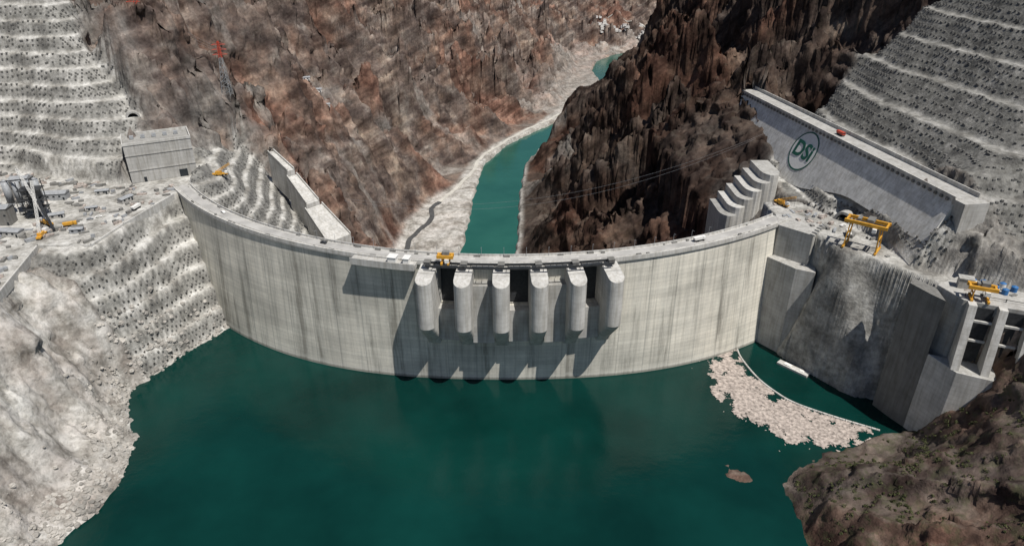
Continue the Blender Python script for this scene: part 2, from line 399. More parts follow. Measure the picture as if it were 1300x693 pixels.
# ------------------------------------------------------------------ mesh builder
class MB:
    def __init__(s): s.v=[];s.f=[]
    def add(s,vs,fs):
        o=len(s.v); s.v+= [tuple(q) for q in vs]; s.f+=[tuple(i+o for i in f) for f in fs]; return s
    def box(s,c,sz,rz=0,mat=None):
        x,y,z=[q/2 for q in sz]; vs=[(-x,-y,-z),(x,-y,-z),(x,y,-z),(-x,y,-z),(-x,-y,z),(x,-y,z),(x,y,z),(-x,y,z)]
        if mat is None:
            ca,sa=math.cos(rz),math.sin(rz)
            vs=[(c[0]+a*ca-b*sa,c[1]+a*sa+b*ca,c[2]+h) for a,b,h in vs]
        else: vs=[tuple(Vector(c)+mat@Vector(q)) for q in vs]
        return s.add(vs,[(0,3,2,1),(4,5,6,7),(0,1,5,4),(1,2,6,5),(2,3,7,6),(3,0,4,7)])
    def prism(s,P,z0,z1,top=None):
        n=len(P); a=sum(P[i][0]*P[(i+1)%n][1]-P[(i+1)%n][0]*P[i][1] for i in range(n))
        T=top or P
        if a<0: P=P[::-1]; T=T[::-1]
        vs=[(p[0],p[1],z0) for p in P]+[(p[0],p[1],z1) for p in T]
        return s.add(vs,[tuple(range(n-1,-1,-1)),tuple(range(n,2*n))]+[(i,(i+1)%n,(i+1)%n+n,i+n) for i in range(n)])
    def tube(s,p,q,r,n=6,r2=None):
        p=Vector(p);q=Vector(q);dv=(q-p)
        if dv.length<1e-6: return s
        r2=r if r2 is None else r2
        m=dv.to_track_quat('Z','Y').to_matrix()
        vs=[p+m@Vector((r*math.cos(2*math.pi*i/n),r*math.sin(2*math.pi*i/n),0)) for i in range(n)]+[q+m@Vector((r2*math.cos(2*math.pi*i/n),r2*math.sin(2*math.pi*i/n),0)) for i in range(n)]
        return s.add(vs,[tuple(range(n-1,-1,-1)),tuple(range(n,2*n))]+[(i,(i+1)%n,(i+1)%n+n,i+n) for i in range(n)])
    def arc(s,p0,p1,r0,r1,z0,z1,n=24):
        vs=[]
        for i in range(n+1):
            p=p0+(p1-p0)*i/n
            vs+=[DP(p,r0,z0),DP(p,r1,z0),DP(p,r1,z1),DP(p,r0,z1)]
        fs=[]
        for i in range(n):
            a=4*i;b=a+4
            for k in range(4): fs.append((a+k,a+(k+1)%4,b+(k+1)%4,b+k))
        fs+= [(0,3,2,1),(4*n,4*n+1,4*n+2,4*n+3)]
        return s.add(vs,fs)
    def obj(s,name,mat,parent=None,smooth=False,bevel=0):
        me=bpy.data.meshes.new(name); me.from_pydata(s.v,[],s.f); me.validate()
        bm=bmesh.new(); bm.from_mesh(me); bmesh.ops.recalc_face_normals(bm,faces=bm.faces); bm.to_mesh(me); bm.free()
        me.materials.append(mat); o=bpy.data.objects.new(name,me); scene.collection.objects.link(o)
        if smooth: me.shade_smooth()
        if bevel:
            md=o.modifiers.new('bevel','BEVEL'); md.width=bevel; md.segments=2; md.limit_method='ANGLE'
        if parent: o.parent=parent
        return o
def grp(name,loc=(0,0,0)):
    e=bpy.data.objects.new(name,None); e.empty_display_size=1; scene.collection.objects.link(e); return e
# ------------------------------------------------------------------ terrain mesh
ny_,nx_=X.shape
co=np.stack([Xd,Yd,Zd],-1).reshape(-1,3).astype(np.float32)
idx=np.arange(ny_*nx_).reshape(ny_,nx_)
q=np.stack([idx[:-1,:-1],idx[:-1,1:],idx[1:,1:],idx[1:,:-1]],-1).reshape(-1,4)
me=bpy.data.meshes.new('mountain_terrain'); me.vertices.add(len(co)); me.vertices.foreach_set('co',co.ravel())
me.loops.add(q.size); me.loops.foreach_set('vertex_index',q.ravel().astype(np.int32))
me.polygons.add(len(q)); me.polygons.foreach_set('loop_start',np.arange(0,q.size,4,dtype=np.int32)); me.polygons.foreach_set('loop_total',np.full(len(q),4,np.int32))
me.update(calc_edges=True)
nn=n2(X/40,Y/40,51)*.5+n2(X/12,Y/12,52)*.3
grey=np.maximum.reduce([mTL1,mTL2,mTL3,mTR1,mTR2,mTR3,mPL,mPR,mPW,mG4*.85])
halo=sst(-30,5,np.maximum.reduce([polydist(P,X,Y) for P in(TL3,TR1,TR3,TL2)])+nn*35)*.6
grey=np.clip(np.maximum(grey,halo),0,1)
gl=sst(-120,-160,X)*sst(560,600,Y)*sst(800,720,Y)*sst(0,.4,nn)*.5
grey=np.maximum(grey,gl)
grey=grey*(1-nearR*sst(330,318,Y))
light=np.maximum(bareL*(.80+.6*nn),mPL*.7)
light=np.maximum(light,fl*sst(12,0,dist)*(.75-.4*sst(1400,1700,Y)))
light=np.maximum(light,sst(-84,-88,Z0)*(Y<430)*(X<-100)*.7)
light=np.maximum(light,(Y>1500)*(Y<2700)*sst(120,20,dist)*.35)
light=np.maximum(light,mTL1*.18); light=np.maximum(light,mPR*.5); light=np.maximum(light,mTR3*.3); light=np.maximum(light,mTL2*.12)
light=np.maximum(light,berm*(.8-.5*mTR2))
light=np.maximum(light,(Y>700)*(X<100)*sst(.28,.5,n2(wx/120,(wy+sk)/45,61))*.22)
light=np.clip(light,0,1)
gre=np.clip(nearR+.12*(Y>600),0,1)
col=np.stack([grey,light,gre,np.ones_like(grey)],-1).reshape(-1,4).astype(np.float32)
ca=me.attributes.new('mask','FLOAT_COLOR','POINT'); ca.data.foreach_set('color',col.ravel())
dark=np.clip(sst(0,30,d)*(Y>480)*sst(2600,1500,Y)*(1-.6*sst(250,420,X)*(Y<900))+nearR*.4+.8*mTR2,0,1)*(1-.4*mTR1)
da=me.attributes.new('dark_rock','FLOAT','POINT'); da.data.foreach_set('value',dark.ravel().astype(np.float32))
me.materials.append(M_ter); ter=bpy.data.objects.new('mountain_terrain',me); scene.collection.objects.link(ter)
mb=MB()
for j,i,ax,ay,sz in anchors:
    l=math.hypot(ax,ay)
    if l<.15: continue
    ax/=l;ay/=l
    mb.box((Xd[j,i]+ax*.05,Yd[j,i]+ay*.05,Zd[j,i]+.1),(1.2,sz,sz),math.atan2(ay,ax))
print('anchors',len(mb.v)//8)
mb.obj('rock_anchor_plates',M_anch)
# ------------------------------------------------------------------ water
P=[DP(a,309) for a in np.linspace(-53,45,60)]
poly=[(p[0],p[1]) for p in P]+[(700,470),(900,-500),(-900,-500),(-700,494)]
bm=bmesh.new(); f=bm.faces.new([bm.verts.new((x,y,WL)) for x,y in poly]); bmesh.ops.triangulate(bm,faces=[f])
me=bpy.data.meshes.new('reservoir_water'); bm.normal_update()
for f in bm.faces:
    if f.normal.z<0: f.normal_flip()
bm.to_mesh(me); bm.free(); me.materials.append(M_wat); scene.collection.objects.link(bpy.data.objects.new('reservoir_water',me))
vs=[];fs=[]
yy=np.arange(500,3000,20.)
for k,y in enumerate(yy):
    c=float(xr(y)); w_=float(np.interp(y,[2100,2300,2600],[68,110,200])); vs+=[(c-w_,y,RL),(c+w_,y,RL)]
    if k: fs.append((2*k-2,2*k-1,2*k+1,2*k))
MB().add(vs,fs).obj('river_water',M_riv)
# ------------------------------------------------------------------ dam
dam=grp('arch_dam'); DZ=-2.2; dam.location=(0,0,DZ)
P0,DPH=-8.2,3.97
piers=[P0+i*DPH for i in range(6)]
def ru(phi,z):
    t=-z/90.0; cw=math.exp(-(phi/22)**2); 
    return R+(t*(-6*cw+7*(1-cw)) if t>0 else 0)-(max(0,t-1)**2*14)
GB=-27.0
gates=[(piers[i]+.85,piers[i+1]-.85) for i in(0,2,4)]
phis=sorted(set([round(a,3) for a in np.linspace(-54,37.5,210)]+[g+e for g in sum(map(list,gates),[]) for e in(-.01,.01)]))
zl=[-225,-200,-180,-160,-140,-120,-105,-95,-90,-80,-70,-60,-50,-40,-32]
def top(phi): return GB if any(a<phi<b for a,b in gates) else 1.0
vs=[];uv=[];rows=[]
for ph in phis:
    tp=top(ph); zz=zl+[GB,GB+(tp-GB)*.5,tp]
    row=[]
    for z in zz: row.append(len(vs)); vs.append(DP(ph,ru(ph,z),z)); uv.append((R*rad(ph),z,0))
    for z in zz[::-1]:
        th=11+30*max(0,-z)/215; row.append(len(vs)); vs.append(DP(ph,ru(ph,z)-th,z)); uv.append((R*rad(ph),z,0))
    rows.append(row)
fs=[]
for a,b in zip(rows[:-1],rows[1:]):
    for k in range(len(a)-1): fs.append((a[k],b[k],b[k+1],a[k+1]))
fs.append(tuple(rows[0]));fs.append(tuple(rows[-1][::-1]))
me=bpy.data.meshes.new('dam_wall'); me.from_pydata(vs,[],fs)
at=me.attributes.new('arc','FLOAT_VECTOR','POINT'); at.data.foreach_set('vector',np.array(uv,np.float32).ravel())
bm=bmesh.new(); bm.from_mesh(me); bmesh.ops.recalc_face_normals(bm,faces=bm.faces); bm.to_mesh(me); bm.free()
me.materials.append(M_dam); o=bpy.data.objects.new('dam_wall',me); scene.collection.objects.link(o); o.parent=dam
MB().arc(-54,38,305.8,318.6,1.01,2.6,160).obj('crest_slab',M_pave,dam)
MB().arc(-54,38,308,314.6,2.61,2.64,160).obj('crest_road',mat_simple('crest_paving',(.38,.37,.35),.9,.2,.1),dam)
mb=MB()
mb.arc(-54,38,317.9,318.5,2.6,3.9,160).arc(-54,38,305.9,306.5,2.6,3.9,160)
mb.arc(-54,38,314.7,315.0,2.6,2.9,160)
mb.obj('crest_parapets',M_conL,dam)
mb=MB()
for a in np.arange(-52,37,2.6):
    p=DP(a,306.9,2.6); q=DP(a,306.9,9); mb.tube(p,q,.10,5); e=DP(a,309,9.2); mb.tube(q,e,.08,4)
mb.obj('crest_lamp_posts',M_grey,dam)
mb=MB(); mb.arc(-17,-9.6,318.6,324.8,-.6,2.6,16); mb.arc(-17,-9.6,324.3,324.8,2.6,3.8,16); mb.obj('balcony',M_pave,dam)
mb=MB()
for a,w in((-12.2,5),(-10.6,3.5)):
    p=DP(a,320.5,4.4); mb.box(p,(w,5,3.4),rad(a)); mb.box((p[0],p[1],6.3),(w+.8,5.8,.35),rad(a))
mb.obj('crest_kiosks',M_white,dam)
mb=MB()
random.seed(21)
for _ in range(45):
    a=random.uniform(-50,36); p=DP(a,random.choice([307.5,316.4])+random.uniform(-.4,.6),0); h=random.uniform(.5,1.5)
    mb.box((p[0],p[1],2.62+h/2),(random.uniform(1,4),random.uniform(.6,1.5),h),rad(a))
mb.obj('crest_materials',M_conD,dam)
random.seed(7)
mb=MB()
def pier(mb,phi,w=5.1,L=20.):
    a=rad(phi); o=Vector(DP(phi,0)); er=Vector((math.sin(a),-math.cos(a),0)); et=Vector((math.cos(a),math.sin(a),0))
    lv=[('t',L,w),(-12,L,w),(-34,L,w),(-39,L*.80,w),(-45,L*.52,w*.98),(-51,L*.24,w*.92),(-56,.5,w*.8)]
    vs=[];n=14
    for z,l,ww in lv:
        back=R-8; ring=[(back,-ww)]
        nl=min(l,5.5)
        for k in range(n+1):
            t=-math.pi/2+math.pi*k/n
            ring.append((R+l-nl+nl*math.cos(t)**.8 if math.cos(t)>1e-6 else R+l-nl,ww*math.sin(t)))
        ring.append((back,ww))
        for r_,s_ in ring:
            p=o+er*r_+et*s_; zz=z
            if z=='t': zz=2.9-6.0*max(0,(r_-R-5)/(L-5))**1.2
            vs.append((p.x,p.y,zz))
    m=n+3; fs=[]
    for k in range((m)//2): 
        a_,b_=k,m-1-k
        if b_-a_>2: fs.append((a_,a_+1,b_-1,b_))
        elif b_-a_==2: fs.append((a_,a_+1,b_))
    fs.append(tuple(range((len(lv)-1)*m,len(lv)*m)))
    for r in range(len(lv)-1):
        for k in range(m): fs.append((r*m+k,r*m+(k+1)%m,(r+1)*m+(k+1)%m,(r+1)*m+k))
    mb.add(vs,fs)
for p in piers: pier(mb,p)
mb.obj('spillway_piers',mat_concrete('pier_concrete',.52,lines=.25),dam)
mb=MB()
for i in(1,3): mb.arc(piers[i]+.8,piers[i+1]-.8,317,324,-50,-9,6)
for i in(0,2,4): mb.arc(piers[i]+.8,piers[i+1]-.8,316,322,-50,GB-.2,6)
mb.obj('spillway_panels',M_con,dam)
mb=MB()
for i in(0,2,4): mb.arc(piers[i]+.8,piers[i+1]-.8,311,312,GB,-3,6)
mb.obj('radial_gates',M_steel,dam)
mb=MB()
for i in range(5):
    a0,a1=piers[i]+.7,piers[i+1]-.7
    for r_ in (320.5,325.5): mb.arc(a0-.8,a1+.8,r_,r_+.6,3.5,4.9,6)
    for k in range(5): 
        a=a0+(a1-a0)*k/4; mb.tube(DP(a,320.5,3.7),DP(a,326,3.7),.2,4)
mb.obj('gantry_rails',M_steel,dam)
mb=MB()
for i in range(5): mb.arc(piers[i]+.8,piers[i+1]-.8,318.7,320.4,1.2,2.5,6)
mb.obj('gate_bridge_deck',M_pave,dam)
mb=MB()
for p in piers: 
    q_=DP(p,322.5,4.4); mb.box(q_,(3.6,4,2.6),rad(p)); mb.box((q_[0],q_[1],5.9),(4.2,4.6,.3),rad(p))
mb.obj('gate_control_cabins',M_conD,dam)
def gantry(name,cx,cy,cz,rz,L,Wd,H,mat):
    e=grp(name); ca,sa=math.cos(rz),math.sin(rz)
    T=lambda x,y,z:(cx+x*ca-y*sa,cy+x*sa+y*ca,cz+z)
    a=MB()
    for sx in(-L/2,L/2):
        for sy in(-Wd/2,Wd/2):
            a.tube(T(sx,sy,0),T(sx*.92,sy*.8,H),.5 if H>10 else .3,4)
        a.box(T(sx,0,.8),(1.2,Wd+3,1.2),rz); a.box(T(sx*.95,0,H*.55),(.7,Wd*.8,.7),rz)
    a.obj('legs',mat,e)
    b=MB()
    for sy in(-Wd*.4,Wd*.4): b.box(T(0,sy,H+.8),(L+6,1.4,2.0),rz)
    for sx in(-L/2-2,L/2+2): b.box(T(sx,0,H+.8),(1.0,Wd*.8-1.45,1.6),rz)
    b.obj('bridge_girders',mat,e)
    b=MB(); b.box(T(L*.1,0,H+2.9),(4,Wd*.7,2.1),rz); b.box(T(-L*.25,0,H+2.5),(2,Wd*.5,1.3),rz); b.obj('hoist_trolley',M_conD,e)
    b=MB(); b.tube(T(L*.1,0,H+1.8),T(L*.1,0,H*.45),.12,4); b.box(T(L*.1,0,H*.45),(1.5,1,1),rz); b.obj('hook',M_steel,e)
    b=MB(); b.box(T(L*.3,-Wd*.55,H-1.5),(2.4,2,2.4),rz); b.obj('cab',M_white,e)
    return e
p=DP(-6.2,322.5,5.2+DZ); gantry('hoist_gantry',p[0],p[1],p[2],rad(-4),4,4,4,M_yel)
gantry('gantry_crane',222,391,0.1,rad(-38),19,11,17,M_yel)
tb=grp('thrust_block')
MB().prism([(182,426),(199,409),(212,424),(198,452),(186,446)],-120,0.6).obj('upper_block',M_con,tb,bevel=.3)
MB().prism([(177,423),(190,405),(201,399),(205,410),(190,430)],-120,-22).obj('lower_block',M_con,tb,bevel=.3)
mb=MB()
for k in range(5):
    x=199+k*3; mb.box((x-1.5,409+k*3.6-1,1.2),(.5,3.4,1.2),rad(40))
mb.obj('edge_curbs',M_pave,tb)
# ------------------------------------------------------------------ retaining wall with emblem
rw=grp('retaining_wall')
N=80; vs=[];fs=[]
for k in range(N+1):
    s=WLEN*k/N; z0=float(zb(s))-6; T=40
    z0=min(z0,34)
    a=WP(s,0);b=WP(s,(T-z0)*LEAN);c=WP(s,-3);
    vs+=[(a[0],a[1],T),(b[0],b[1],z0),(c[0],c[1],z0),(c[0],c[1],T)]
    if k:
        i=4*k-4;j=4*k
        for q_ in range(4): fs.append((i+q_,i+(q_+1)%4,j+(q_+1)%4,j+q_))
fs+=[(0,1,2,3),(4*N+3,4*N+2,4*N+1,4*N)]
MB().add(vs,fs).obj('wall_face',mat_concrete('wall_concrete',.70,lines=.2),rw)
def wline(name,o0,o1,z0,z1,mat,s0=0,s1=None):
    s1=WLEN if s1 is None else s1
    MB().prism([WP(s0,o0),WP(s1,o0),WP(s1,o1),WP(s0,o1)],z0,z1).obj(name,mat,rw)
wline('top_deck',.8,-15,40.01,41.2,M_conL); wline('front_parapet',1.2,.5,41.2,42.8,M_conL); wline('rear_parapet',-14.2,-14.9,41.2,44,M_conL)
wline('deck_paving',-1,-13,41.21,41.26,mat_concrete('deck_paving',.42,lines=0))
mb=MB()
for k in range(int(WLEN/5)):
    s=2+k*5; p=WP(s,1.3); mb.box((p[0],p[1],39.6),(1.8,1.0,1.6),math.atan2(wd.y,wd.x))
mb.obj('bracket_row',M_conD,rw)
MB().prism([WP(WLEN-2,1),WP(WLEN+8,1),WP(WLEN+8,-15),WP(WLEN-2,-15)],8,41.1,top=None).obj('end_abutment',M_con,rw)
up=(Vector((0,0,1))-wn*LEAN).normalized(); fn=(wn+Vector((0,0,LEAN))).normalized()
sc=130.0; zc_=23.5
c0=WA+wd*sc+wn*((40-zc_)*LEAN)+Vector((0,0,zc_))
MM=Matrix((wd,up,fn)).transposed()
def disc(r0,r1,off,mat,name,n=64):
    vs=[];fs=[]
    for k in range(n):
        a=2*math.pi*k/n
        for r_ in(r0,r1): vs.append(c0+MM@Vector((r_*math.cos(a),r_*math.sin(a),off)))
    for k in range(n): fs.append((2*k,2*k+1,(2*k+3)%(2*n),(2*k+2)%(2*n)))
    return MB().add(vs,fs).obj(name,mat,rw)
disc(.01,15.6,.15,M_white,'emblem_disc'); disc(14.6,15.8,.25,M_green,'emblem_ring')
cu=bpy.data.curves.new('emblem_letters','FONT'); cu.body='DSi'; cu.size=17; cu.extrude=.05; cu.offset=.5; cu.align_x='CENTER'; cu.align_y='CENTER'; cu.materials.append(M_green)
o=bpy.data.objects.new('emblem_letters',cu); scene.collection.objects.link(o); m4=MM.to_4x4(); m4.translation=c0+fn*.4; o.matrix_world=m4; o.parent=rw
# ------------------------------------------------------------------ intake
it=grp('water_intake_building')
MB().prism([(243,341),(248,324),(262,317),(345,282),(345,330),(285,345),(262,352)],-120,1.2).obj('deck_block',M_con,it,bevel=.3)
MB().prism([(240,326),(246,308),(262,300),(345,265),(345,281.8),(262,316.8),(247,323.3)],-120,-36).obj('lower_block',M_conL,it,bevel=.3)
ang=math.atan2(-35,83)
mb=MB();mg=MB()
dx,dy=math.cos(ang),math.sin(ang); px,py=dy,-dx
for k in range(6):
    bx,by=251+k*13.2,321.6-k*5.6
    w=2.0
    prof=[(0,-36),(13,-36),(5,1.5),(0,1.5)]
    vs=[]
    for s_ in(-w,w):
        for l,z in prof: vs.append((bx+dx*s_+px*l,by+dy*s_+py*l,z))
    mb.add(vs,[(0,1,2,3),(7,6,5,4),(0,4,5,1),(1,5,6,2),(2,6,7,3),(3,7,4,0)])
    if k<5:
        cx_,cy_=bx+dx*6.6,by+dy*6.6
        mg.box((cx_+px*.6,cy_+py*.6,-18),(9.2,.8,34),ang)
        for z in(-8,-20): mb.box((cx_+px*4,cy_+py*4,z),(9.2,1.2,1.2),ang)
mb.obj('piers',M_conL,it); mg.obj('trash_racks',M_steel,it)
mb=MB()
for k in range(9): mb.box((251+k*9,328-k*3.6,2.2),(.4,.4,2),ang)
mb.box((287,313.5,2.6),(76,.25,.25),ang); mb.obj('deck_railing',M_steel,it)
MB().box((256,338,4.2),(7,5,6),ang).box((256,338,7.4),(7.8,5.8,.5),ang).obj('hoist_house',M_con,it)
gantry('intake_gantry',256,324,1.3,ang,8,6,7,M_yel)
for k,(x,y) in enumerate([(263,342),(268,340),(271,334),(277,337),(281,333),(274,330)]):
    e=grp('storage_tank'); b=MB().tube((x,y,1.2),(x,y,4.2),1.7,14); b.obj('shell',M_blue if k%3 else M_white,e); MB().tube((x,y,4.2),(x,y,5),1.75,14,.3).obj('lid',M_blue,e)
MB().prism([(243,341),(240,326),(236,334),(231,347),(236,353)],-120,-1).obj('wing_wall',mat_concrete('shaded_wall_concrete',.2))  # darker concrete: shade on the side-facing wing wall is put into its colour
# ------------------------------------------------------------------ left buildings
b_=grp('concrete_hall')
a0=rad(28)
def LB(cx,cy,a):
    return lambda x,y,z:(cx+x*math.cos(a)-y*math.sin(a),cy+x*math.sin(a)+y*math.cos(a),z)
T=LB(-284,531,a0)
MB().box(T(0,0,15),(48,30,30),a0).obj('walls',M_con,b_,bevel=.2)
mb=MB()
for x,y,sx,sy in((0,15,49,.8),(0,-15,49,.8),(24.1,0,.8,29),(-24.1,0,.8,29)): mb.box(T(x,y,31),(sx,sy,2),a0)
mb.obj('roof_parapet',M_conL,b_)
mb=MB()
for k in range(5): mb.box(T(-17+k*8,3,31.4),(3,3,2.4),a0)
mb.obj('roof_vents',M_grey,b_)
mb=MB(); mb.box(T(0,-15.2,22),(48.4,.5,.8),a0); mb.box(T(0,-15.2,10),(48.4,.5,.8),a0)
mb.obj('wall_ledges',M_con,b_)
mb=MB(); mb.box(T(14,-15.3,3),(6,.5,6),a0); mb.box(T(-14,-15.3,2),(2,.5,4),a0)
mb.obj('doors',M_glass,b_)
def shed(x,y,sx,sy,h,a,mat,roof=M_grey,z=0.1,name='site_shed'):
    e=grp(name); T=LB(x,y,a)
    MB().box(T(0,0,z+h/2),(sx,sy,h),a).obj('walls',mat,e)
    r=MB(); vs=[T(-sx/2-.5,-sy/2-.5,z+h),T(sx/2+.5,-sy/2-.5,z+h),T(sx/2+.5,sy/2+.5,z+h),T(-sx/2-.5,sy/2+.5,z+h),T(-sx/2-.5,0,z+h+sy*.18),T(sx/2+.5,0,z+h+sy*.18)]
    r.add(vs,[(0,1,5,4),(3,4,5,2),(0,4,3),(1,2,5),(0,3,2,1)]).obj('roof',roof,e)
    w=MB(); 
    for k in range(max(2,int(sx/4))): w.box(T(-sx/2+2+k*4,-sy/2-.05,z+h*.6),(1.4,.2,1.1),a)
    w.box(T(sx/2-1.5,-sy/2-.06,z+1.1),(1.2,.22,2.2),a)
    w.obj('windows',M_glass,e); return e
for s_ in[(-395,470,22,10,7,.1,M_white),(-372,452,12,6,4,.2,M_grey),(-330,410,14,6,4,-.1,M_conL),(-318,440,9,5,3,.5,M_con),(-285,470,10,5,3.2,1.2,M_con),(-290,415,8,4,3,.2,M_grey),(-350,430,16,9,12,.1,M_conD),(-300,452,7,3,3,.4,M_con),(-340,475,18,8,5,.15,M_grey),(-365,480,12,12,14,.1,M_conD),(-310,485,9,4,3,.3,M_con)]: shed(*s_)
bp=grp('concrete_batching_plant')
mb=MB();ms=MB();mc=MB()
for k in range(4):
    x,y=-352+k*6,447+k*1.5
    ms.tube((x,y,8),(x,y,24),2.4,14); ms.tube((x,y,8),(x,y,4.5),2.4,14,.5); ms.tube((x,y,24),(x,y,25.2),2.4,14,.4)
    for ax in(-2,2):
        for ay in(-2,2): mb.tube((x+ax,y+ay,0),(x+ax,y+ay,9),.25,4)
for z in(7,14,21): mb.box((-331,441,z),(14,10,.4),.2)
for ax in(-6,0,6):
    for ay in(-4,4):
        mb.tube((-331+ax,441+ay,0),(-331+ax,441+ay,27),.35,4)
for z in(0,7,14):
    mb.tube((-337,437,z),(-325,437,z+7),.2,4);mb.tube((-325,437,z),(-337,437,z+7),.2,4)
mc.box((-331,441,18),(9,7,6),.2); mb.tube((-331,441,25),(-305,415,2),.9,4); mb.tube((-352,447,24),(-331,441,28),.4,4)
mb.obj('steel_frame',M_steel,bp); ms.obj('cement_silos',M_grey,bp,True); mc.obj('mixer_house',M_conD,bp)
for nm,mt,cn in(('construction_materials',M_conD,300),('timber_stacks',M_wood,180),('scaffold_stacks',M_grey,120)):
    mb=MB();c=0
    while c<cn:
        if random.random()<.75: x,y=random.uniform(-440,-250),random.uniform(330,540); Pp=PL
        else: x,y=random.uniform(186,300),random.uniform(320,465); Pp=PR
        if float(polydist(Pp,np.array([x]),np.array([y]))[0])<5: continue
        if float(n2(np.array([x/18]),np.array([y/18]),3)[0])<-.05: continue
        if math.hypot(x+284,y-531)<32: continue
        h=random.uniform(.5,2.2); mb.box((x,y,h/2),(random.uniform(1.5,7),random.uniform(.8,2.5),h),random.choice([.2,.4,1.1,1.8])+random.gauss(0,.1)); c+=1
    mb.obj(nm,mt)
def lattice(mb,p,q,w,n,r=.12,w2=None):
    p=Vector(p);q=Vector(q);m=(q-p).to_track_quat('Z','Y').to_matrix(); w2=w if w2 is None else w2
    def c(i,k):
        t=i/n; ww=w+(w2-w)*t; s=[(-1,-1),(1,-1),(1,1),(-1,1)][k%4]; return p+(q-p)*t+m@Vector((s[0]*ww/2,s[1]*ww/2,0))
    for k in range(4):
        mb.tube(c(0,k),c(n,k),r*1.5,4)
        for i in range(n): mb.tube(c(i,k),c(i+1,k+1),r,3); mb.tube(c(i+1,k),c(i+1,k+1),r,3)
def mobile_crane(x,y,z,a,L,el):
    e=grp('mobile_crane'); T=LB(x,y,a)
    MB().box(T(0,0,z+1.5),(12,2.8,1.2),a).box(T(-1,0,z+2.9),(5,2.8,1.6),a).obj('chassis',M_yel,e,bevel=.1)
    MB().box(T(5,0,z+2.9),(2.2,2.6,1.8),a).obj('cab',M_white,e)
    w=MB()
    for k in(-4.5,-2.5,2,4.5):
        for s_ in(-1.4,1.4): w.tube(T(k,s_-.25,z+.7),T(k,s_+.25,z+.7),.75,12)
    w.obj('wheels',M_tyre,e)
    l=MB(); lattice(l,T(-2,0,z+3.5),T(-2+L*math.cos(el),0,z+3.5+L*math.sin(el)),1.2,int(L/2.5),.08); l.obj('boom',M_white if L>20 else M_yel,e)
    c=MB(); tip=Vector(T(-2+L*math.cos(el),0,z+3.5+L*math.sin(el))); c.tube(tip,tip-Vector((0,0,L*.5)),.08,4); c.obj('cable',M_steel,e)
mobile_crane(-309,408,.1,rad(100),34,rad(70)); mobile_crane(-318,428,.1,rad(150),38,rad(62)); mobile_crane(196,462,.3,rad(-60),14,rad(25)); mobile_crane(-236,525,hgt(-236,525)+.2,rad(10),12,rad(30))
def truck(x,y,z,a,c=M_yel,name='dump_truck'):
    e=grp(name); T=LB(x,y,a)
    MB().box(T(0,0,z+1.1),(8,2.2,.5),a).obj('chassis',M_steel,e)
    MB().box(T(3,0,z+2.2),(2.0,2.5,2.1),a).obj('cab',c,e,bevel=.15)
    MB().box(T(3.95,0,z+2.7),(.2,2.1,.9),a).obj('windscreen',M_glass,e)
    b=MB(); P=[(-4,1.4),(1.6,1.4),(1.9,3.2),(-4.5,3.0)]
    b.add([T(px_,s_*1.25,z+pz) for s_ in(-1,1) for px_,pz in P],[(0,1,2,3),(7,6,5,4),(0,4,5,1),(1,5,6,2),(2,6,7,3),(3,7,4,0)]); b.obj('tipper_body',c,e)
    w=MB()
    for k in(-2.6,-1.2,2.6):
        for s_ in(-1.1,1.1): w.tube(T(k,s_-.2,z+.55),T(k,s_+.2,z+.55),.55,12)
    w.obj('wheels',M_tyre,e)
truck(-300,425,.1,.4);truck(-270,455,.1,1.4,M_white);truck(*DP(24,311,2.65+DZ),rad(22),M_white)
truck(222,410,.1,1.3,M_white);truck(*WP(150,-7),41.3,math.atan2(wd.y,wd.x),M_red)
def car(x,y,z,a,c):
    e=grp('parked_car'); T=LB(x,y,a)
    b=MB(); P=[(-2.2,.4),(2.2,.4),(2.2,.85),(1.3,1.0),(.7,1.5),(-1.2,1.5),(-1.9,1.0),(-2.2,.95)]; n_=len(P)
    b.add([T(px_,s_*.88,z+pz) for s_ in(-1,1) for px_,pz in P],[tuple(range(n_)),tuple(range(2*n_-1,n_-1,-1))]+[(i,(i+1)%n_,(i+1)%n_+n_,i+n_) for i in range(n_)])
    b.obj('body',c,e,bevel=.08)
    MB().box(T(-.25,0,z+1.24),(1.9,1.79,.36),a).obj('windows',M_glass,e)
    w=MB()
    for k in(-1.35,1.35):
        for s_ in(-.8,.8): w.tube(T(k,s_-.12,z+.34),T(k,s_+.12,z+.34),.34,12)
    w.obj('wheels',M_tyre,e)
for ph,c in((-40,M_white),(-22,M_steel)): 
    p=DP(ph,310.5,2.65+DZ); car(p[0],p[1],p[2],rad(ph),c)
for x,y,c in((225,425,M_white),(-289,440,M_white),(-293,436,M_grey)): car(x,y,.1,.5,c)
pts=[(-279,300),(-303,393),(-269,393.5),(-265,427),(-255,481)]
mb=MB()
for a,b in zip(pts[:-1],pts[1:]):
    v=Vector((b[0]-a[0],b[1]-a[1],0)); l=v.length; c=((a[0]+b[0])/2,(a[1]+b[1])/2,-1.6)
    mb.box(c,(l+.8,1.0,6),math.atan2(v.y,v.x))
mb.obj('platform_edge_wall',M_conL)
